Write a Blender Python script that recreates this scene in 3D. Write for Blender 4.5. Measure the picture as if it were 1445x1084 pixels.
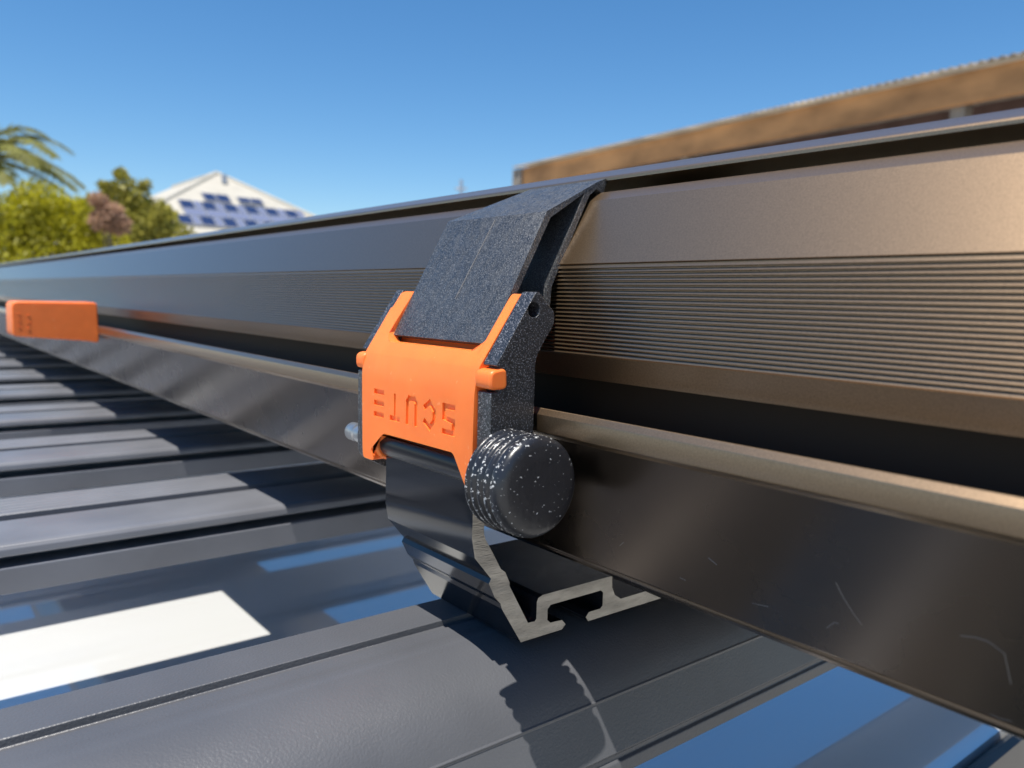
import bpy, bmesh, math, random
import numpy as np
from mathutils import Vector, Matrix
random.seed(7)
sc = bpy.context.scene
for o in list(bpy.data.objects): bpy.data.objects.remove(o, do_unlink=True)
C = sc.collection
H = 2.30                       # lens height above the ground
# frame for positions read from image pixels: u runs along the aluminium case, v away from it, z up, origin at the lens
def P(u, v, z): return (v, u, z + H)

# ---------------------------------------------------------------- camera
hd, pt, rl = math.radians(38.65), math.radians(5.953), math.radians(-1.561)
fw = Vector((math.sin(hd)*math.cos(pt), math.cos(hd)*math.cos(pt), -math.sin(pt)))
rt = Vector((math.cos(hd), -math.sin(hd), 0)); up = rt.cross(fw)
rt2 = rt*math.cos(rl) - up*math.sin(rl); up2 = rt*math.sin(rl) + up*math.cos(rl)
cam = bpy.data.cameras.new('camera'); co = bpy.data.objects.new('camera', cam); C.objects.link(co)
m = Matrix((rt2, up2, -fw)).transposed().to_4x4(); m.translation = Vector((0, 0, H)); co.matrix_world = m
cam.sensor_width = 36; cam.lens = 36*1128/1445; cam.clip_start = .005; cam.clip_end = 2000
cam.dof.use_dof = True; cam.dof.focus_distance = .215; cam.dof.aperture_fstop = 19
sc.camera = co
# ---------------------------------------------------------------- sky, sun, exposure
SUN = Vector((-.28, -.09, 1)).normalized()
el = math.asin(SUN.z); az = math.atan2(SUN.x, SUN.y)
w = bpy.data.worlds.new('World'); sc.world = w; w.use_nodes = True
nt = w.node_tree; bgn = nt.nodes['Background']
sky = nt.nodes.new('ShaderNodeTexSky'); sky.sky_type = 'NISHITA'; sky.sun_disc = False
sky.sun_elevation = el; sky.sun_rotation = az; sky.altitude = 0; sky.air_density = 1.0; sky.dust_density = .15; sky.ozone_density = 5
hs = nt.nodes.new('ShaderNodeHueSaturation'); hs.inputs['Saturation'].default_value = 1.22; hs.inputs['Hue'].default_value = .498
nt.links.new(sky.outputs[0], hs.inputs['Color']); nt.links.new(hs.outputs[0], bgn.inputs[0]); bgn.inputs[1].default_value = .092
sun = bpy.data.lights.new('sun', 'SUN'); sun.energy = 4.6; sun.angle = math.radians(.53); sun.color = (1, .95, .87)
so = bpy.data.objects.new('sun', sun); C.objects.link(so); so.rotation_euler = SUN.to_track_quat('Z', 'Y').to_euler(); so.location = (-3, 0, 12)
sc.view_settings.view_transform = 'Standard'; sc.view_settings.look = 'None'; sc.view_settings.exposure = .66; sc.view_settings.gamma = 1

# ---------------------------------------------------------------- material helpers
def mat(name, col, rough=.5, metal=0., spec=.5, coat=0., coat_rough=.03, var=0., vscale=20., bump=0., bscale=200., stretch=None,
        speck=0., speck_scale=900., speck_col=(.6, .6, .6), rvar=0., aniso=0., bdetail=2, sss=0.):
    M = bpy.data.materials.new(name); M.use_nodes = True; t = M.node_tree; b = t.nodes['Principled BSDF']
    b.inputs['Base Color'].default_value = (*col, 1); b.inputs['Roughness'].default_value = rough; b.inputs['Metallic'].default_value = metal
    b.inputs['Specular IOR Level'].default_value = spec; b.inputs['Coat Weight'].default_value = coat; b.inputs['Coat Roughness'].default_value = coat_rough
    if aniso: b.inputs['Anisotropic'].default_value = aniso
    if sss:
        b.inputs['Subsurface Weight'].default_value = sss; b.inputs['Subsurface Radius'].default_value = (1, .35, .08); b.inputs['Subsurface Scale'].default_value = .003
    N, L = t.nodes.new, t.links.new
    tc = N('ShaderNodeTexCoord'); vec = tc.outputs['Object']
    if stretch:
        mp = N('ShaderNodeMapping'); mp.inputs['Scale'].default_value = stretch; L(vec, mp.inputs[0]); sv = mp.outputs[0]
    else: sv = vec
    colsock = None
    if var:
        n = N('ShaderNodeTexNoise'); n.inputs['Scale'].default_value = vscale; n.inputs['Detail'].default_value = 6; L(sv, n.inputs[0])
        r = N('ShaderNodeValToRGB'); e = r.color_ramp.elements
        e[0].position = .3; e[1].position = .7
        e[0].color = (*[c*(1-var) for c in col], 1); e[1].color = (*[min(1, c*(1+var)) for c in col], 1)
        L(n.outputs[0], r.inputs[0]); colsock = r.outputs[0]
    if speck:
        n2 = N('ShaderNodeTexNoise'); n2.inputs['Scale'].default_value = speck_scale; n2.inputs['Detail'].default_value = 3; L(vec, n2.inputs[0])
        r2 = N('ShaderNodeValToRGB'); r2.color_ramp.elements[0].position = 1-speck; r2.color_ramp.elements[1].position = min(1, 1-speck+.05)
        L(n2.outputs[0], r2.inputs[0])
        mx = N('ShaderNodeMix'); mx.data_type = 'RGBA'; L(r2.outputs[0], mx.inputs[0])
        if colsock: L(colsock, mx.inputs[6])
        else: mx.inputs[6].default_value = (*col, 1)
        mx.inputs[7].default_value = (*speck_col, 1); colsock = mx.outputs[2]
    if colsock: L(colsock, b.inputs['Base Color'])
    if rvar:
        n3 = N('ShaderNodeTexNoise'); n3.inputs['Scale'].default_value = vscale*1.7; n3.inputs['Detail'].default_value = 5; L(sv, n3.inputs[0])
        mr = N('ShaderNodeMapRange'); mr.inputs['From Min'].default_value = .3; mr.inputs['From Max'].default_value = .7
        mr.inputs['To Min'].default_value = rough-rvar; mr.inputs['To Max'].default_value = rough+rvar; L(n3.outputs[0], mr.inputs[0]); L(mr.outputs[0], b.inputs['Roughness'])
    if bump:
        n4 = N('ShaderNodeTexNoise'); n4.inputs['Scale'].default_value = bscale; n4.inputs['Detail'].default_value = bdetail; L(sv, n4.inputs[0])
        bp = N('ShaderNodeBump'); bp.inputs['Strength'].default_value = bump; bp.inputs['Distance'].default_value = .3/bscale; L(n4.outputs[0], bp.inputs['Height']); L(bp.outputs[0], b.inputs['Normal'])
    return M
BRONZE = mat('bronze_anodised', (.29, .200, .120), .42, 1., var=.14, vscale=2600, bump=.14, bscale=4200, rvar=.012, coat=.8, coat_rough=.22)
BRONZE_SHADED = mat('bronze_anodised_shaded', (.130, .100, .076), .28, 1., var=.06, vscale=25, bump=.05, bscale=3000, rvar=.03, coat=.5, coat_rough=.18)  # smoother, darker copy of the bronze; the skirt's shade is in its colour
RUBBER = mat('black_rubber', (.012, .011, .010), .6, 0, .3)
PLASTIC = mat('black_moulded_plastic', (.020, .021, .024), .36, 0, .7, var=.6, vscale=900, bump=1., bscale=2600, bdetail=3, speck=.43, speck_scale=2600, speck_col=(.20, .20, .215))  # pale specks put the sparkle of the grain into the base colour
PLATE = mat('scuffed_black_plastic', (.028, .029, .031), .36, 0, .8, var=.4, vscale=220, bump=1., bscale=1800, bdetail=6, speck=.46, speck_scale=3000, speck_col=(.13, .13, .13), rvar=.12, stretch=(1, 1.8, .7))
ORANGE = mat('orange_plastic', (.97, .205, .038), .40, 0, .45, var=.06, vscale=120, bump=.12, bscale=1500, rvar=.08, sss=.25, speck=.30, speck_scale=420, speck_col=(.98, .30, .10))
KNOB = None
ALU = mat('sawn_aluminium', (.30, .285, .26), .48, .8, var=.22, vscale=90, bump=.5, bscale=500, stretch=(1, 1, 4), rvar=.1)
BLACKANO = mat('black_anodised', (.010, .011, .014), .13, 0, .6, bump=.02, bscale=1500)
ROD = mat('black_rod', (.02, .021, .025), .28, .4)
STEEL = mat('zinc_steel', (.45, .46, .47), .35, .9, var=.2, vscale=200)
POWDER = mat('black_powder_coat', (.135, .139, .154), .36, 0, .6, var=.12, vscale=30, bump=.2, bscale=1500, speck=.25, speck_scale=500, speck_col=(.2, .2, .2), rvar=.05)
POWDER_BAR = mat('fine_black_powder_coat', (.082, .085, .094), .40, 0, .55, var=.10, vscale=25, bump=.5, bscale=1500, speck=.22, speck_scale=700, speck_col=(.17, .17, .17), rvar=.05)
WHITE = mat('white_car_paint', (.80, .81, .80), .30, .05, .8, coat=1., coat_rough=.03, bump=.012, bscale=9)
WHITE.node_tree.nodes['Principled BSDF'].inputs['Coat IOR'].default_value = 4.0
CHALK = mat('pale_scratch', (.55, .56, .58), .6)

def link(name, me, M=None, parent=None):
    o = bpy.data.objects.new(name, me); C.objects.link(o)
    if M: o.data.materials.append(M)
    if parent: o.parent = parent
    return o
def tag(o, label=None, cat=None, group=None, kind=None):
    for k, v in (('label', label), ('category', cat), ('group', group), ('kind', kind)):
        if v: o[k] = v
    return o
def empty(name, label, cat, group=None):
    o = bpy.data.objects.new(name, None); o.empty_display_size = .05; C.objects.link(o); return tag(o, label, cat, group)
def smooth(me, ang=35):
    me.polygons.foreach_set('use_smooth', [True]*len(me.polygons)); me.set_sharp_from_angle(angle=math.radians(ang)); me.update()
def prism(pts, axis, a, b, cap=True):
    """closed outline pts swept along axis: 'u' outline is (v,z); 'v' outline is (u,z)"""
    bm = bmesh.new()
    f = (lambda t, p: P(t, p[0], p[1])) if axis == 'u' else ((lambda t, p: P(p[0], t, p[1])) if axis == 'v' else (lambda t, p: P(p[0], p[1], t)))
    r0 = [bm.verts.new(f(a, p)) for p in pts]; r1 = [bm.verts.new(f(b, p)) for p in pts]
    n = len(pts)
    for i in range(n): bm.faces.new((r0[i], r0[(i+1) % n], r1[(i+1) % n], r1[i]))
    if cap: bm.faces.new(r0[::-1]); bm.faces.new(r1)
    bmesh.ops.recalc_face_normals(bm, faces=bm.faces)
    return bm
def done(bm, name, M, parent=None, bevel=0., seg=2, ang=35, limit=30):
    me = bpy.data.meshes.new(name); bm.to_mesh(me); bm.free()
    o = link(name, me, M, parent)
    if bevel:
        md = o.modifiers.new('bevel', 'BEVEL'); md.width = bevel; md.segments = seg; md.limit_method = 'ANGLE'; md.angle_limit = math.radians(limit)
    smooth(me, ang)
    return o
def box(bm, u0, u1, v0, v1, z0, z1):
    vs = [bm.verts.new(P(u, v, z)) for z in (z0, z1) for v in (v0, v1) for u in (u0, u1)]
    for q in ((0, 1, 3, 2), (4, 6, 7, 5), (0, 4, 5, 1), (2, 3, 7, 6), (0, 2, 6, 4), (1, 5, 7, 3)): bm.faces.new([vs[i] for i in q])
def fixn(bm): bmesh.ops.recalc_face_normals(bm, faces=bm.faces); return bm
def lathe_u(prof, v0, z0, n=64):
    """prof: (u, radius) list, revolved about an axis along u"""
    bm = bmesh.new(); rings = []
    for (u, r) in prof:
        if r < 1e-7: rings.append([bm.verts.new(P(u, v0, z0))])
        else: rings.append([bm.verts.new(P(u, v0+r*math.cos(2*math.pi*i/n), z0+r*math.sin(2*math.pi*i/n))) for i in range(n)])
    for A, B in zip(rings, rings[1:]):
        for i in range(n):
            j = (i+1) % n
            if len(A) == 1: bm.faces.new((A[0], B[j], B[i]))
            elif len(B) == 1: bm.faces.new((A[i], A[j], B[0]))
            else: bm.faces.new((A[i], A[j], B[j], B[i]))
    return fixn(bm)
def tube(bm, pts, r, n=8):
    """round rod through world points"""
    pts = [Vector(p) for p in pts]; rings = []
    for i, p in enumerate(pts):
        d = (pts[min(i+1, len(pts)-1)]-pts[max(i-1, 0)]).normalized(); a = d.orthogonal().normalized(); b = d.cross(a)
        if i:
            a = (pa - d*pa.dot(d)).normalized(); b = d.cross(a)
        pa = a; rr = r[i] if isinstance(r, (list, tuple)) else r
        rings.append([bm.verts.new(p+(a*math.cos(2*math.pi*k/n)+b*math.sin(2*math.pi*k/n))*rr) for k in range(n)])
    for A, B in zip(rings, rings[1:]):
        for k in range(n): bm.faces.new((A[k], A[(k+1) % n], B[(k+1) % n], B[k]))
    bm.faces.new(rings[0][::-1]); bm.faces.new(rings[-1])
    return bm

# ================================================================ the setting
GROUND = mat('pale_concrete', (.40, .38, .34), .85, var=.18, vscale=1.5, bump=.3, bscale=30)
bm = bmesh.new(); vs = [bm.verts.new(p) for p in ((-700, -700, 0), (700, -700, 0), (700, 900, 0), (-700, 900, 0))]; bm.faces.new(vs)
tag(done(bm, 'ground', GROUND), kind='structure')

# ================================================================ vehicle roof
car = empty('vehicle', 'white painted vehicle roof under the black slatted rack', 'vehicle'); 
ZR = -.2005
prof = [(.1385, ZR-.012), (.1400, ZR-.004), (.146, ZR)]
prof += [(u, ZR) for u in np.linspace(.3, 2.6, 12)] + [(2.62, ZR-.05), (2.62, ZR-.09), (.1385, ZR-.09)]
roof = done(prism(prof, 'v', -.62, .92), 'roof_panel', WHITE, car)
TRIM = mat('black_trim', (.02, .021, .024), .35, var=.2, vscale=40)
done(prism([(.1298, ZR-.02), (.1305, ZR-.005), (.1335, ZR-.003), (.1375, ZR-.006), (.1375, ZR-.03), (.1298, ZR-.03)], 'v', -.62, .92), 'roof_trim', TRIM, car)
GLASSM = mat('dark_windscreen', (.02, .025, .028), .05, 0, .6)
for pts in ([(.1640, .5143, -.245), (.1575, .5001, -.245), (.1537, .4856, -.246), (.1603, .4837, -.246), (.1647, .4875, -.246)], [(.1537, .4856, -.246), (.1525, .4746, -.248), (.1470, .4659, -.25)], [(.1575, .5001, -.245), (.1500, .4930, -.248), (.1444, .4799, -.25)]):
    bm = bmesh.new(); tube(bm, [P(*q) for q in pts], .0034, 8); done(fixn(bm), 'wiper_linkage', TRIM, car)
# body sides and windows below the roof, out of frame
done(prism([(-.55, -.95), (.120, ZR-.03), (.1222, ZR-.045), (-.55, -1.0)], 'v', -.58, .30), 'windscreen', GLASSM, car)
bm = bmesh.new(); box(bm, .16, 2.60, -.64, -.60, -1.6, ZR-.03); done(fixn(bm), 'body_side', WHITE, car)
bm = bmesh.new(); box(bm, .16, 2.60, .90, .94, -1.6, ZR-.03); done(fixn(bm), 'body_side', WHITE, car)

# ================================================================ roof rack: slats + front crossbar
rack = empty('roof_rack', 'charcoal powder coated slatted roof rack with wide front crossbar', 'roof rack')
ZS = -.0982
def slat_profile(u0):
    # u0 = near edge; going away from the camera
    p = [(0, -.0225), (.0, -.0108), (.0006, -.0103), (.0140, -.0103), (.0140, -.0056), (.0006, -.0056), (.0, -.0051), (.0005, -.0022), (.0022, -.0006), (.0050, 0)]
    p += [(.0440, 0), (.0443, -.0120), (.0556, -.0120), (.0559, 0)]
    for k in range(6):
        a = .0575+k*.006
        p += [(a, 0), (a+.0006, -.0007), (a+.0016, -.0007), (a+.0022, 0)]
    p += [(.0925, 0), (.0940, -.0008), (.0945, -.0025), (.0945, -.0225)]
    return [(u0+a*.87, ZS+b*.87) for a, b in p]
base = prism(slat_profile(.3517), 'v', -.55, .86)
s0 = done(base, 'slat', POWDER, rack, bevel=.0006, seg=1)
for i in range(1, 12):
    c = s0.copy(); C.objects.link(c); c.parent = rack; c.location = (0, .1693*i, 0)
# side rails carry the slats, out of sight under them
for v in (-.50, .78):
    bm = bmesh.new(); box(bm, .205, 2.45, v, v+.04, ZS-.055, ZS-.0215); done(fixn(bm), 'side_rail', POWDER, rack, bevel=.002)
cb = [(.2000, -.0925), (.1857, -.0925), (.1855, -.0944), (.1836, -.0945), (.1832, -.0937), (.1795, -.0938), (.1755, -.0940)]
for t in np.linspace(0, 1, 12):
    a = t*math.radians(68)
    cb.append((.1755-.0275*math.sin(a)/math.sin(math.radians(68)), -.0940-.0148*(1-math.cos(a))/(1-math.cos(math.radians(68)))))
cb += [(.1474, -.1092), (.1478, -.1098), (.1424, -.1226), (.1430, -.1233), (.1428, -.1246), (.1418, -.1251), (.1412, -.1285), (.150, -.1290), (.196, -.1290), (.2000, -.1250)]
bar = done(prism(cb, 'v', -.55, .86), 'front_crossbar', POWDER_BAR, rack, bevel=.0002, seg=1, ang=25)
bm = bmesh.new()
bm.free()
for v in (-.50, .78):
    bm = bmesh.new(); box(bm, .152, .194, v, v+.04, ZR-.002, -.1285); done(fixn(bm), 'crossbar_foot', POWDER, rack)
for v in (-.49, .785):
    for u in (.35, 1.3, 2.3):
        bm = bmesh.new(); box(bm, u, u+.06, v, v+.03, ZR-.002, ZS-.05); done(fixn(bm), 'mount_foot', POWDER, rack)

# ================================================================ the bronze case
case = empty('hard_shell_case', 'long dark bronze aluminium hard shell case with finely ribbed side', 'roof case')
U0, U1, VB = -.35, 2.45, .36
pr = [(.1612, .0339), (.1612, .0346), (.1616, .0351), (.1668, .03775), (.1690, .0380), (.26, .0400), (VB-.01, .0380), (VB, .0300), (VB, -.0182), (.160, -.0182), (.160, -.0198), (.1446, -.0198), (.1444, -.0184), (.1430, -.0136)]
# ribbed face, bottom to top
z0, z1, n = -.0134, .0097, 22
dz = (z1-z0)/n
for k in range(n):
    a = z0+k*dz
    pr += [(.14280, a+.00002), (.14272, a+dz*.12), (.14305, a+dz*.64), (.14318, a+dz*.70), (.14375, a+dz*.78), (.14375, a+dz*.92)]
pr += [(.1432, .0100), (.1550, .0276), (.1592, .0304), (.1600, .0300), (.1900, .0300), (.1900, .0339)]
lid = done(prism(pr, 'u', U0, U1), 'lid_extrusion', BRONZE, case, ang=22)
pb = [(.1590, -.0206), (.1588, -.0335), (0.1349, -0.03349), (0.1318, -0.03179), (0.1310, -0.02680), (0.1301, -0.02649), (0.1288, -0.02800), (0.1287, -0.02839), (0.1289, -0.03239), (0.1308, -0.03329), (0.1314, -0.03399), (0.1399, -0.06549), (0.1406, -0.06539), (0.1410, -0.06618), (0.1409, -0.06678), (0.1416, -0.06798), (VB, -.0680), (VB, -.0206)]
be = done(prism(pb, 'u', U0, U1), 'base_extrusion', BRONZE_SHADED, case, bevel=.0002, seg=1, ang=22)
be.data.materials.append(BRONZE)          # same bronze: lighter copy on the sunlit lip, darker one paints skirt shade
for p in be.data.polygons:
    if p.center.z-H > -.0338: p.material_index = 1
bm = bmesh.new(); box(bm, U0+.002, U1-.002, .1560, .1586, -.0334, -.0203); done(fixn(bm), 'gasket', RUBBER, case)

# ================================================================ buckle latch
KL = 1.0        # the latch is this much larger than the dimensions written below
KNOB = bpy.data.materials.new('chipped_black_paint'); KNOB.use_nodes = True
t = KNOB.node_tree; b = t.nodes['Principled BSDF']; N, L = t.nodes.new, t.links.new
b.inputs['Roughness'].default_value = .30
tc = N('ShaderNodeTexCoord'); n1 = N('ShaderNodeTexNoise'); n1.inputs['Scale'].default_value = 1300; n1.inputs['Detail'].default_value = 5; L(tc.outputs['Object'], n1.inputs[0])
sx = N('ShaderNodeSeparateXYZ'); L(tc.outputs['Object'], sx.inputs[0]); cx_ = N('ShaderNodeCombineXYZ'); L(sx.outputs['X'], cx_.inputs['X']); L(sx.outputs['Z'], cx_.inputs['Z'])
ln = N('ShaderNodeVectorMath'); ln.operation = 'LENGTH'; L(cx_.outputs[0], ln.inputs[0])
mr = N('ShaderNodeMapRange'); mr.inputs['From Min'].default_value = .01160; mr.inputs['From Max'].default_value = .01202; mr.inputs['To Min'].default_value = 0; mr.inputs['To Max'].default_value = .095
L(ln.outputs['Value'], mr.inputs[0]); ad = N('ShaderNodeMath'); ad.operation = 'ADD'; L(n1.outputs[0], ad.inputs[0]); L(mr.outputs[0], ad.inputs[1])
rp = N('ShaderNodeValToRGB'); rp.color_ramp.elements[0].position = .668; rp.color_ramp.elements[1].position = .70; L(ad.outputs[0], rp.inputs[0])
mx = N('ShaderNodeMix'); mx.data_type = 'RGBA'; L(rp.outputs[0], mx.inputs[0]); mx.inputs[6].default_value = (.016, .017, .021, 1); mx.inputs[7].default_value = (.55, .55, .54, 1); L(mx.outputs[2], b.inputs['Base Color'])
n2 = N('ShaderNodeTexNoise'); n2.inputs['Scale'].default_value = 260; n2.inputs['Detail'].default_value = 4; L(tc.outputs['Object'], n2.inputs[0])
bp = N('ShaderNodeBump'); bp.inputs['Strength'].default_value = .25; bp.inputs['Distance'].default_value = .0008; L(n2.outputs[0], bp.inputs['Height']); L(bp.outputs[0], b.inputs['Normal'])

def front(z):
    if z < -.024: return .113
    if z < -.016: return .113+.0014*((z+.024)/.008)**2
    return .1144+(z+.016)*.68
def rounded(pts, rad, seg=4):
    """round the named corners: pts items (a,b) or (a,b,r)"""
    out = []; n = len(pts)
    for i, p in enumerate(pts):
        r = p[2] if len(p) > 2 else rad
        if r <= 0: out.append((p[0], p[1])); continue
        A = Vector(pts[i-1][:2]); B = Vector(p[:2]); D = Vector(pts[(i+1) % n][:2])
        d1, d2 = (A-B), (D-B); r = min(r, d1.length*.45, d2.length*.45)
        s, e = B+d1.normalized()*r, B+d2.normalized()*r
        for k in range(seg+1):
            q = k/seg; x = s*(1-q)**2+B*2*q*(1-q)+e*q*q; out.append((x.x, x.y))
    return out
LETTERS = {'S': [(1, 1, 0, 1), (0, 1, 0, .55), (0, .55, 1, .45), (1, .45, 1, 0), (1, 0, 0, 0)],
           'C': [(1, .8, .5, 1), (.5, 1, 0, .7), (0, .7, 0, .3), (0, .3, .5, 0), (.5, 0, 1, .2)],
           'U': [(0, 1, 0, .15), (0, .15, .2, 0), (.2, 0, .8, 0), (.8, 0, 1, .15), (1, .15, 1, 1)],
           'T': [(0, 1, 1, 1), (.5, 1, .5, 0)],
           'E': [(0, 1, 1, 1), (0, .5, 1, .5), (0, 0, 1, 0)]}
def letter_cutter(depth=.0006):
    bm = bmesh.new()
    for i, ch in enumerate('SCUTE'):
        uc = .1667+i*.00895; wd = .0044 if ch != 'T' else .0040; zc, ht = -.03045, .0066
        for j, (x0, y0, x1, y1) in enumerate(LETTERS[ch]):
            a = Vector((uc+(x0-.5)*wd, zc-(y0-.5)*ht)); c = Vector((uc+(x1-.5)*wd, zc-(y1-.5)*ht))
            th = .00072 if not (ch == 'T' and j == 1) else .00045
            d = (c-a).normalized(); nn = Vector((-d.y, d.x))*th; ex = d*th*.98
            q = [a-ex+nn, c+ex+nn, c+ex-nn, a-ex-nn]; e = j*.00001
            lo = [bm.verts.new(P(x.x, .1115-e, x.y)) for x in q]; hi = [bm.verts.new(P(x.x, .113+depth+e, x.y)) for x in q]
            for k in range(4): bm.faces.new((lo[k], lo[(k+1) % 4], hi[(k+1) % 4], hi[k]))
            bm.faces.new(lo[::-1]); bm.faces.new(hi)
    return fixn(bm)

def make_latch():
    T = empty('buckle_latch', 'closed latch in front with engraved orange lever, black strap and chipped black knob', 'latch')
    # ---- hooked black strap: front plate, hook over the lid, rear leg
    poly = [(.1195, -.0109), (.1384, .0234), (.1578, .0331), (.1612, .0345), (.1617, .0335), (.1608, .0318), (.1598, .0300), (.1575, .0312),
            (.1545, .0292), (.1404, .0040), (.1394, -.0060), (.1381, -.0060), (.1389, .0044), (.1528, .0297), (.1548, .0309), (.1397, .0219), (.1212, -.0116)]
    bm = prism(poly, 'u', 0, 1)
    for v in bm.verts:                         # straight sides that narrow towards the hook
        z = v.co.z-H; t = max(0, min(1, (z+.0109)/.0343)); t2 = max(0, min(1, (z-.0234)/.0097))
        v.co.y = (.1595+.0010*t+.0018*t2) if v.co.y < .5 else (.2060+.0006*t-.0116*t2)
    done(bm, 'strap', PLATE, T, bevel=.0006, seg=2)
    # ---- orange lever
    out = [(.1555, .0017, .002), (.1590, .0017, .002), (.1592, .0002, 0), (.1590, -.0100, .001), (.1615, -.0128, .0012), (.2040, -.0128, .0012), (.2066, -.0100, .001), (.2062, .0005, 0), (.2068, .0019, .0012),
           (.2142, .0019, .004), (.2130, -.0165, 0), (.2127, -.0300, 0), (.2122, -.0450, .002), (.2118, -.0478, .003), (.2050, -.0478, .002), (.2072, -.0446, .001), (.1998, -.0389, .0012),
           (.1645, -.0386, .0012), (.1588, -.0462, .001), (.1585, -.0478, .001), (.1562, -.0478, .001), (.1560, -.0300, 0), (.1557, -.0165, 0)]
    pts = rounded(out, 0, 4)
    bm = bmesh.new(); f = bm.faces.new([bm.verts.new((u, 0, z)) for u, z in pts])
    bmesh.ops.triangulate(bm, faces=[f])
    for zc in [-.0245, -.023, -.0215, -.020, -.0185, -.017, -.016, -.0135, -.008]:
        bmesh.ops.bisect_plane(bm, geom=bm.verts[:]+bm.edges[:]+bm.faces[:], plane_co=(0, 0, zc), plane_no=(0, 0, 1), dist=1e-7)
    for v in bm.verts:
        u, z = v.co.x, v.co.z; v.co = P(u, front(z), z)
    r = bmesh.ops.extrude_face_region(bm, geom=bm.faces[:])
    for v in [g for g in r['geom'] if isinstance(g, bmesh.types.BMVert)]: v.co.x += .0034
    bmesh.ops.remove_doubles(bm, verts=bm.verts, dist=1e-6); fixn(bm)
    me = bpy.data.meshes.new('lever'); bm.to_mesh(me); bm.free(); lev = link('lever', me)
    cm = bpy.data.meshes.new('cut'); cb_ = letter_cutter(); cb_.to_mesh(cm); cb_.free(); cut = link('cut', cm)
    md = lev.modifiers.new('b', 'BOOLEAN'); md.operation = 'DIFFERENCE'; md.object = cut; md.solver = 'EXACT'; md.use_self = True
    bpy.context.view_layer.update()
    ev = lev.evaluated_get(bpy.context.evaluated_depsgraph_get()); me2 = bpy.data.meshes.new_from_object(ev)
    bpy.data.objects.remove(lev, do_unlink=True); bpy.data.objects.remove(cut, do_unlink=True)
    me2.materials.clear(); lev = link('lever', me2, ORANGE, T)
    bv = lev.modifiers.new('bevel', 'BEVEL'); bv.width = .00045; bv.segments = 2; bv.limit_method = 'ANGLE'; bv.angle_limit = math.radians(50)
    smooth(me2, 40)
    # floor of the strap pocket
    done(prism([(.1165, -.0166), (.1165, -.0134), (.1225, -.0134), (.1252, -.0080), (.1262, -.0080), (.1262, -.0166)], 'u', .1585, .2072), 'pocket_floor', ORANGE, lev)
    for (a, c) in ((.1565, .1605), (.2040, .2122)):
        done(lathe_u([(a, .0028), (a, .0046), (a+.0005, .0051), (c-.0005, .0051), (c, .0046), (c, .0028)], .1182, -.0428, 40), 'pivot_sleeve', ORANGE, lev)
    for (a, c) in ((.1496, .1560), (.2125, .2172)):
        done(prism(rounded([(.1131, -.0168), (.1180, -.0160), (.1184, -.0212), (.1131, -.0213)], .0016, 4), 'u', a, c), 'lock_tab', ORANGE, lev, bevel=.0008)
    # ---- black cheek plates
    ol = [(.1266, .0021, .002), (.1276, .0024, .001), (.1312, -.0012, .001), (.1328, -.0024, .001), (.1330, -.0055, .002), (.1298, -.0098, .002), (.1272, -.0140, .002), (.1271, -.0510, .002), (.1225, -.0525, .003), (.1137, -.0480, .003), (.1137, -.0219, .0004),
          (.1165, -.0219, 0), (.1168, -.0160, 0), (.1150, -.0155, .0004)]
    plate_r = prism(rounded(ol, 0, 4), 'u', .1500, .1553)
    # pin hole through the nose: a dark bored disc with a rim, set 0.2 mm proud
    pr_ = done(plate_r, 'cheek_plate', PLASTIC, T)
    cm = bpy.data.meshes.new('cut'); cb2 = lathe_u([(.147, 0), (.147, .0019), (.1545, .0019), (.1545, 0)], .1262, -.0021, 28); cb2.to_mesh(cm); cb2.free(); cut = link('cut', cm)
    md = pr_.modifiers.new('b', 'BOOLEAN'); md.operation = 'DIFFERENCE'; md.object = cut; md.solver = 'EXACT'
    bpy.context.view_layer.update()
    me3 = bpy.data.meshes.new_from_object(pr_.evaluated_get(bpy.context.evaluated_depsgraph_get()))
    bpy.data.objects.remove(pr_, do_unlink=True); bpy.data.objects.remove(cut, do_unlink=True)
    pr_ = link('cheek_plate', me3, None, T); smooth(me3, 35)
    bv = pr_.modifiers.new('bevel', 'BEVEL'); bv.width = .0013; bv.segments = 3; bv.limit_method = 'ANGLE'; bv.angle_limit = math.radians(50)
    done(lathe_u([(.1540, 0), (.1540, .0012), (.1546, .0012), (.1546, 0)], .1262, -.0021, 20), 'pin_end', mat('red_brown_plastic', (.25, .05, .025), .5), pr_)
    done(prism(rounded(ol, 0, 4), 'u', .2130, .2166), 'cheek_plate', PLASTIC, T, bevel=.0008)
    # ---- pivot rod, steel end, knurled knob
    done(lathe_u([(.1545, 0), (.1545, .0040), (.2140, .0040), (.2140, 0)], .1182, -.0428, 40), 'pivot_rod', ROD, T)
    done(lathe_u([(.2150, 0), (.2150, .0021), (.2200, .0021), (.2203, .0028), (.2228, .0029), (.2232, .0022), (.2238, .0022), (.2242, .0029), (.2285, .0029), (.2296, .0022), (.2298, 0)], .1182, -.0428, 32), 'rod_end', STEEL, T)
    R0 = .0120; prof = [(.1362, 0), (.1362, .0064), (.13625, .0094), (.1365, .0106), (.1370, .0114), (.1378, .0119), (.1388, R0)]
    for k in range(4):
        for q in range(9): prof.append((.1394+(k+q/9)*.00252, R0-.0009*(.5-.5*math.cos(2*math.pi*q/9))**2.2))
    prof += [(.1495, R0), (.1498, R0-.0004), (.1498, 0)]
    kb = lathe_u(prof, .1182, -.0428, 128)
    done(kb, 'knob', KNOB, T, ang=60)
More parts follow.
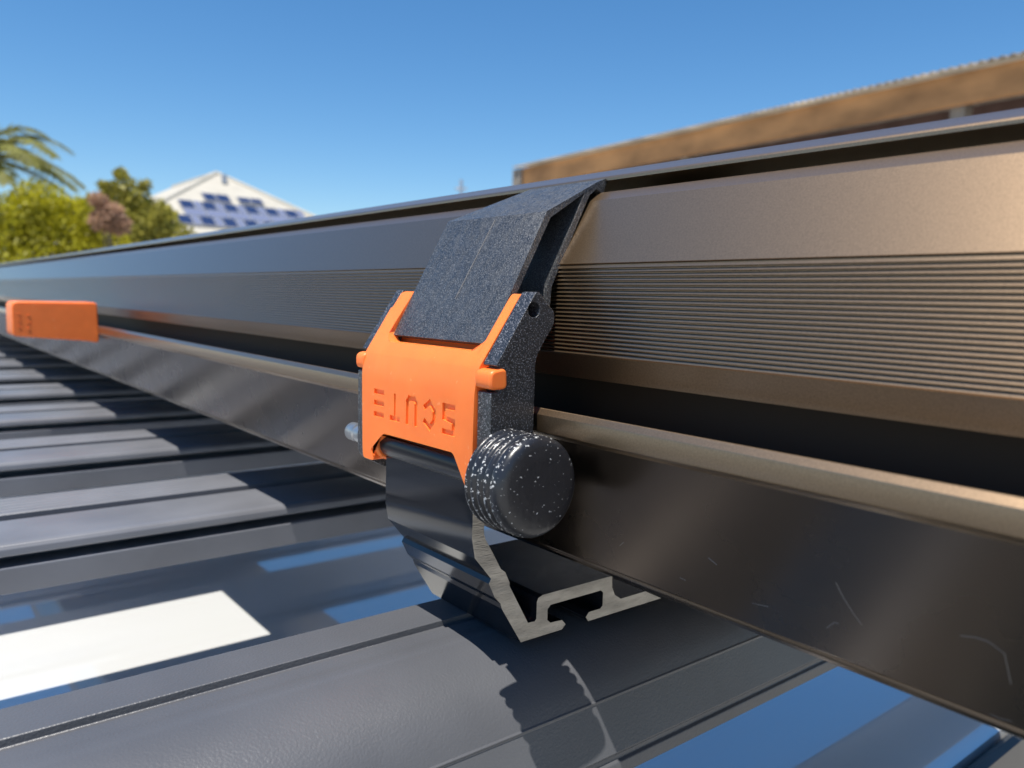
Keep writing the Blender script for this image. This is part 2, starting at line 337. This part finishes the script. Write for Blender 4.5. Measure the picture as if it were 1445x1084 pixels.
    # ---- slotted aluminium foot
    br = [(.1166, -.0200), (.1164, -.05661), (.11633, -.06046), (.11735, -.06564), (.12276, -.07214), (.12206, -.07335), (.12420, -.07760), (.12608, -.07956), (.12658, -.08113), (.13346, -.09205), (.14846, -.09205), (.14976, -.09085), (.14833, -.08926), (.14398, -.08900), (.1428, -.08800), (.1428, -.08480), (.14391, -.08382), (.16347, -.08382), (.16440, -.08469), (.1644, -.08860), (.16350, -.08935), (.15885, -.08935), (.15769, -.0906), (.1587, -.09205), (.1905, -.09205), (.18305, -.08823), (.17207, -.08822), (.16942, -.08646), (.16819, -.08389), (.16796, -.08040), (.1662, -.08030), (.14085, -.08035), (.13923, -.08087), (.13876, -.08198), (.13876, -.08662), (.13818, -.08728), (.13578, -.08711), (.12898, -.07534), (.12895, -.07436), (.12741, -.07125), (.12589, -.07009), (.12301, -.06508), (.1206, -.06118), (.1201, -.05951), (.1201, -.0200)]
    bm = prism(br, 'u', .1600, .2040)
    ft = done(bm, 'slotted_foot', BLACKANO, T, ang=14)
    ft.data.materials.append(ALU)
    for p in ft.data.polygons:
        if len(p.vertices) > 8: p.material_index = 1
    kn = [c for c in T.children if c.name.startswith('knob')][0]
    cen = Vector(P(.1440, .1182, -.0428))
    kn.data.transform(Matrix.Translation(-cen)); kn.location = cen
    return T
latch = make_latch()
latch['label'] = 'closed latch in front with engraved orange lever, black strap and chipped black knob'

# ---- second latch further along the case, its orange lever swung open
far = empty('buckle_latch', 'far latch with its plain orange lever swung out from the case', 'latch')
bm = prism(rounded([(.0750, -.0340, .003), (.0750, -.0099, .004), (.1288, -.0096, .003), (.1297, -.0395, .003), (.1230, -.0380, .002)], .002, 4), 'u', .6510, .6820)
lv = done(bm, 'lever', ORANGE, far, bevel=.0025, seg=3)
for (v0, z0) in ((.0783, -.0177), (.0783, -.0222), (.0783, -.0266), (.0840, -.0187), (.0840, -.0237), (.0840, -.0281)):
    bm = bmesh.new(); box(bm, .6507, .6522, v0, v0+.0020, z0-.0012, z0); done(fixn(bm), 'raised_mark', ORANGE, lv)

# ================================================================ scratches on the crossbar
def ribbon(pts, name, M, parent, wdt):
    bm = bmesh.new(); tube(bm, pts, wdt, 6); return done(fixn(bm), name, M, parent)
# ================================================================ background, positions worked out from image pixels
def away(p, q): return (Vector(q)-Vector(p))
# ---- shed with corrugated iron roof on the right
IRON = mat('weathered_iron', (.55, .50, .42), .5, .2, var=.3, vscale=3, stretch=(1, 1, 1))
TIMBER = mat('rusty_brown_fascia', (.44, .215, .08), .8, var=.4, vscale=2.0, stretch=(1, .8, 2), bump=.3, bscale=30)
WALLM = mat('dark_brick', (.10, .06, .05), .9, var=.3, vscale=4)
POSTM = mat('grey_timber', (.22, .19, .16), .85, var=.3, vscale=10)
def shed():
    T = empty('shed', 'brown shed with corrugated iron roof edge and rust stained fascia board', 'shed')
    A = Vector(P(8.36, 6.17, 1.92)); B = Vector(P(1.7, 7.2, 1.92)) # replaced by ends traced from image pixels
    A = Vector(SHED_A); B = Vector(SHED_B)
    d = (B-A); d.z = 0; d.normalize(); nrm = Vector((d.y, -d.x, 0))
    if nrm.x < 0: nrm = -nrm          # away from the camera
    B2 = A+d*((B-A).length+2.5)
    Ln = (B2-A).length
    # corrugated sheet
    pitch = .076; N_ = int(Ln/pitch*6); bm = bmesh.new(); rows = []
    for (off, dzz) in ((-.10, 0), (4.0, .75)):
        rows.append([bm.verts.new(A+d*(Ln*i/N_)+nrm*off+Vector((0, 0, dzz+.017*math.sin(2*math.pi*i/6)))) for i in range(N_+1)])
    for i in range(N_): bm.faces.new((rows[0][i], rows[0][i+1], rows[1][i+1], rows[1][i]))
    g = bmesh.ops.solidify(bm, geom=bm.faces[:], thickness=.006)
    done(bm, 'corrugated_roof', IRON, T)
    def slab(name, M, a0, a1, n0, n1, z0, z1):
        bm = bmesh.new(); vs = [bm.verts.new(A+d*a+nrm*n_+Vector((0, 0, z))) for z in (z0, z1) for n_ in (n0, n1) for a in (a0, a1)]
        for q in ((0, 1, 3, 2), (4, 6, 7, 5), (0, 4, 5, 1), (2, 3, 7, 6), (0, 2, 6, 4), (1, 5, 7, 3)): bm.faces.new([vs[i] for i in q])
        return done(fixn(bm), name, M, T, bevel=.004)
    slab('fascia_board', TIMBER, .16, Ln, -.02, .02, -.27, -.022)
    slab('fascia_end', POSTM, -.05, .155, -.06, .03, -.42, -.026)
    slab('wall', WALLM, .3, Ln, .55, .7, -A.z, -.15)
    slab('soffit', POSTM, .3, Ln, .022, .545, -.16, -.13)
    for a in (.25, 3.2, 6.2): slab('post', POSTM, a, a+.12, .05, .17, -A.z, -.162)
SHED_A = P(8.6, 6.25, 1.9); SHED_B = P(3.0, 6.7, 1.9)

# ---- pale house with solar panels on its hip roof
TILE = mat('cream_roof_sheet', (.43, .40, .335), .7, var=.08, vscale=1.5)
PV = mat('solar_cells', (.020, .032, .085), .18, 0, .8)
PVF = mat('panel_frame', (.42, .43, .46), .4, .6)
PV_SHEEN = mat('solar_cells_sky_sheen', (.16, .18, .27), .25, 0, .8)  # sky reflected in the panels, put into a paler cell colour
CREAM = mat('cream_wall', (.60, .56, .48), .8)
GLASSH = mat('house_window', (.03, .035, .04), .1, 0, .8)

# ---- foliage
def leafmat(name, col, v=.5):
    M = mat(name, col, .5, 0, .3, var=v, vscale=1.8); t = M.node_tree; b = t.nodes['Principled BSDF']
    tr = t.nodes.new('ShaderNodeBsdfTranslucent'); mx = t.nodes.new('ShaderNodeMixShader'); mx.inputs[0].default_value = .4
    cs = b.inputs['Base Color'].links[0].from_socket; t.links.new(cs, tr.inputs[0])
    t.links.new(b.outputs[0], mx.inputs[1]); t.links.new(tr.outputs[0], mx.inputs[2]); t.links.new(mx.outputs[0], t.nodes['Material Output'].inputs[0])
    return M
def crown(name, M, blobs, n, size, parent, seed):
    rg = np.random.default_rng(seed); V = []; F = []
    for k in range(n):
        c, r, wgt = blobs[rg.choice(len(blobs), p=[b_[2] for b_ in blobs])]
        dv = rg.normal(size=3); dv /= np.linalg.norm(dv); rad = r*np.array([1, 1, .85])
        p = np.array(c)+dv*rad*(rg.random()**.38)
        a = rg.normal(size=3); a /= np.linalg.norm(a); b_ = np.cross(a, rg.normal(size=3)); b_ /= np.linalg.norm(b_)
        s = size*rg.uniform(.6, 1.3); i = len(V)
        V += [tuple(p-a*s), tuple(p+b_*s*.42), tuple(p+a*s), tuple(p-b_*s*.42)]; F += [(i, i+1, i+2, i+3)]
    me = bpy.data.meshes.new(name); me.from_pydata(V, [], F); me.update()
    return link(name, me, M, parent)
BARK = mat('grey_bark', (.13, .10, .075), .9, var=.4, vscale=8, bump=.5, bscale=25)
SHED_A = P(9.20, 7.36, 1.9); SHED_B = P(2.47, 6.75, 1.9)
shed()
def house():
    T = empty('house', 'pale hip roofed house with blue solar panels on its roof', 'house')
    ua, va, za, k, wd, sl = 50., 16.63, 7.19, 9., 9.5, .6
    zb = za-k*sl
    bm = bmesh.new()
    a = bm.verts.new(P(ua, va, za)); a2 = bm.verts.new(P(ua+9, va, za)); l = bm.verts.new(P(ua-k, va-wd, zb)); r = bm.verts.new(P(ua-k, va+wd, zb))
    l2 = bm.verts.new(P(ua+9+k, va-wd, zb)); r2 = bm.verts.new(P(ua+9+k, va+wd, zb))
    for q in ((a, l, r), (a2, r2, l2), (a, a2, l2, l), (a, r, r2, a2), (l, l2, r2, r)): bm.faces.new(q)
    rf = done(fixn(bm), 'roof', TILE, T)
    for (p, q) in ((a0, b0) for a0, b0 in (((ua, va, za), (ua-k, va-wd, zb)), ((ua, va, za), (ua-k, va+wd, zb)), ((ua, va, za), (ua+9, va, za)))):
        bm = bmesh.new(); tube(bm, [P(*p), P(*q)], .13, 8); done(fixn(bm), 'ridge_cap', TILE, rf)
    bm = bmesh.new(); tube(bm, [P(ua-1.2, va+.05, za-.72), P(ua-1.2, va+.05, za-.20)], .16, 10); done(fixn(bm), 'roof_vent', PVF, rf)
    bm = bmesh.new(); box(bm, ua-k+.6, ua+9+k-.6, va-wd+.6, va+wd-.6, -H, zb-.01); done(fixn(bm), 'wall', CREAM, T)
    for v in (-5, 0, 5):
        bm = bmesh.new(); box(bm, ua-k+.55, ua-k+.58, va+v-.8, va+v+.8, -H+1., -H+2.3); done(fixn(bm), 'window', GLASSH, T)
    cells = []
    for i in range(6): cells.append((-3.43+1.19*i, .74, -3.85, -4.70))
    for i in range(5): cells.append((-4.02+1.19*i, .74, -5.42, -6.30))
    cells += [(-1.86, .70, -2.84, -3.66), (-1.12, .76, -2.84, -3.66), (.13, .70, -2.93, -3.53), (.87, .70, -2.93, -3.53)]
    pale = [(-3.43+1.19*i, 1.15, -4.74, -5.38) for i in range(6)]+[(a0+.78, .37, t0, t1) for a0, w_, t0, t1 in cells[:11]]  # added panels whose pale colour stands for reflected sky
    sn = Vector((0, -sl, 1)).normalized()        # outward normal of the hip face in world axes
    for (a0, w_, t0, t1) in cells+pale:
        PVX = PV if (a0, w_, t0, t1) in cells else PV_SHEEN
        def q(a_, t_, h_): return Vector(P(ua+t_, va+a_, za+t_*sl))+sn*h_
        bm = bmesh.new(); cs = [(a0, t0), (a0+w_, t0), (a0+w_, t1), (a0, t1)]
        lo = [bm.verts.new(q(x, y, .04)) for x, y in cs]; hi = [bm.verts.new(q(x, y, .14)) for x, y in cs]
        for i in range(4): bm.faces.new((lo[i], lo[(i+1) % 4], hi[(i+1) % 4], hi[i]))
        bm.faces.new(lo[::-1]); bm.faces.new(hi)
        pn = done(fixn(bm), 'solar_panel', PVF, T)
        e = .035; cs = [(a0+e, t0-e), (a0+w_-e, t0-e), (a0+w_-e, t1+e), (a0+e, t1+e)]
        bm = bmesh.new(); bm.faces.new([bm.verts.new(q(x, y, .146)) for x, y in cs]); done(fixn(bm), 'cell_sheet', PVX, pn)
house()
LIME = leafmat('lime_leaf', (.40, .37, .02)); OLIVE = leafmat('olive_leaf', (.33, .30, .055)); PINK = leafmat('dry_pink_blossom', (.42, .26, .17), .3); PALMG = leafmat('palm_leaf', (.23, .23, .06), .35)
def tree(name, label, cat, base, blobs, M, n, size, seed, tr=.06, group=None):
    T = empty(name, label, cat, group)
    top = np.mean([b_[0] for b_ in blobs], axis=0)
    bm = bmesh.new(); bs = Vector((base[0], base[1], 0)); tp = Vector(top)
    tube(bm, [bs, bs.lerp(tp, .5)+Vector((.05, -.04, 0)), tp], [tr*1.5, tr, tr*.4], 8)
    for b_ in blobs:
        c = Vector(b_[0]); s = bs.lerp(tp, .55); tube(bm, [s, s.lerp(c, .5)+Vector((.04, .03, .03)), c], [tr*.6, tr*.4, tr*.15], 6)
    done(fixn(bm), 'trunk', BARK, T)
    sm = sum(b_[1]**2 for b_ in blobs); blobs = [(b_[0], b_[1], b_[1]**2/sm) for b_ in blobs]
    tot = sum(b_[2] for b_ in blobs); blobs = [(b_[0], b_[1], b_[2]/tot) for b_ in blobs]
    crown('crown', M, blobs, n, size, T, seed)
    return T
def bl(items): return [(P(*i[:3]), i[3]) for i in items]
tree('lime_bush', 'dense lime green bush beneath the palm', 'bush', P(13.9, 2.1, 0), bl([(13.8, 2.25, .95, .52), (13.9, 1.75, .98, .52), (13.8, 2.0, 1.25, .42), (13.8, 2.55, 1.05, .42), (13.8, 2.0, .5, .8), (13.7, 2.75, .6, .5), (14, 1.4, .7, .6)]), LIME, 16000, .045, 3)
tree('olive_tree', 'darker olive green tree beside the house roof', 'tree', P(15.6, 3.7, 0), bl([(15.4, 3.55, 1.60, .42), (15.4, 3.95, 1.25, .48), (15.4, 3.2, 1.25, .5), (15.4, 3.7, 1.05, .6), (15.3, 4.15, 1.4, .2), (15.3, 3.45, 2.0, .14), (15.3, 3.85, 1.85, .12), (15.3, 3.2, 1.75, .13), (15.3, 4.3, .9, .45), (15.4, 3.6, .5, .7)]), OLIVE, 9500, .06, 5)
tree('blossom_shrub', 'dry pink brown flowering shrub between bush and olive tree', 'shrub', P(13.0, 2.75, 0), bl([(13.0, 2.78, 1.12, .20), (13.0, 2.62, 1.28, .15), (13.0, 2.88, .95, .2), (13., 2.7, 1.0, .22)]), PINK, 2600, .035, 9, .03)
def palm():
    T = empty('palm_tree', 'feathery palm tree with drooping fronds at the left edge', 'palm tree')
    c = Vector(P(15.6, 1.50, 2.05)); bm = bmesh.new(); tube(bm, [(c.x-.1, c.y+.1, 0), (c.x-.05, c.y, 2), c], [.24, .19, .16], 12); done(fixn(bm), 'trunk', BARK, T)
    rg = random.Random(4)
    fr = [(a, e, l) for a, e, l in ((-35, 25, 1.75), (-5, 8, 1.7), (20, 55, 1.5), (-60, 62, 1.45), (-80, 35, 1.6), (45, 20, 1.6), (80, 40, 1.6), (120, 30, 1.7), (160, 45, 1.6), (200, 25, 1.7), (240, 40, 1.6), (275, 15, 1.6), (-20, 38, 1.7), (10, 78, 1.3), (-45, 2, 1.5), (30, -5, 1.5))]
    rtv = Vector((math.cos(hd), -math.sin(hd), 0)); fwv = Vector((math.sin(hd), math.cos(hd), 0))
    for a, e, l in fr:
        h = rtv*math.cos(math.radians(a))+fwv*math.sin(math.radians(a)); bm = bmesh.new(); pts = []
        p = c.copy(); ang = math.radians(e)
        for i in range(15):
            pts.append(p.copy()); p = p+(h*math.cos(ang)+Vector((0, 0, 1))*math.sin(ang))*(l/14); ang -= math.radians(e+48)/14
        tube(bm, pts, [.03-.0016*i for i in range(15)], 5)
        side = h.cross(Vector((0, 0, 1))).normalized()
        for i in range(1, 14):
            for f_ in (0, .25, .5, .75):
                q = pts[i].lerp(pts[i+1], f_); d = (pts[i+1]-pts[i]).normalized(); nn = side.cross(d)
                ll = .42*math.sin(math.pi*(i+f_+1.5)/17)*rg.uniform(.85, 1.1)
                for s in (-1, 1):
                    t_ = (side*s*.75+d*.62-nn*.0+Vector((0, 0, rg.uniform(-.42, -.1)))).normalized()*ll; wv = d*.016
                    vs = [bm.verts.new(q-wv), bm.verts.new(q+t_*.5+nn*.008-wv*1.1), bm.verts.new(q+t_), bm.verts.new(q+t_*.5+wv*1.1), bm.verts.new(q+wv)]
                    bm.faces.new(vs)
        done(bm, 'frond', PALMG, T)
palm()
am = bmesh.new(); px = Vector(P(25.2, 17.45, 0)); tube(am, [(px.x, px.y, 0), (px.x, px.y, H+4.45)], .06, 8); tube(am, [(px.x-.25, px.y, H+4.1), (px.x+.25, px.y, H+4.15)], .04, 6)
tag(done(fixn(am), 'antenna_mast', PVF), 'thin distant antenna mast above the case beside the shed', 'antenna')
# scratches and chips
def on_bar(u):
    for (a, za), (b_, zb) in zip(cb, cb[1:]):
        if min(a, b_) <= u <= max(a, b_) and a != b_: return za+(zb-za)*(u-a)/(b_-a)
    return -.1
SCUFF = mat('scuffed_metal', (.30, .27, .24), .5, .3)
for pts in [[(0.05169, 0.13634, -0.05231), (0.04952, 0.13618, -0.05176), (0.04752, 0.13618, -0.05173), (0.04519, 0.13651, -0.05294), (0.04435, 0.13788999999999998, -0.058)], [(0.04748, 0.13978, -0.06492), (0.04601, 0.13984, -0.06513), (0.04435, 0.13972, -0.06471)], [(0.07317, 0.13562, -0.04967), (0.07198, 0.13629, -0.05213), (0.07015, 0.13704, -0.05491), (0.06868, 0.13752, -0.05666)], [(0.07586, 0.13841, -0.0599), (0.07412, 0.13791, -0.05808), (0.07328, 0.13791, -0.05807)], [(0.10239, 0.13658, -0.0532), (0.10034, 0.13686, -0.05422)], [(0.12924, 0.13784, -0.05783), (0.12758, 0.13747, -0.05645)], [(0.09235, 0.13854, -0.06038), (0.08846, 0.13838999999999999, -0.05985)], [(0.11129, 0.13859, -0.06058), (0.1097, 0.13863999999999999, -0.06077)]]:
    ribbon([P(*q) for q in pts], 'scratch', SCUFF, be, .00006)
strap = [c for c in latch.children if c.name.startswith('strap')][0]
ribbon([P(.1835-.0015*t, .1195+.0189*t-.00002, -.0109+.0343*t) for t in (.32, .45, .6, .75, .97)], 'scratch', SCUFF, strap, .00007)
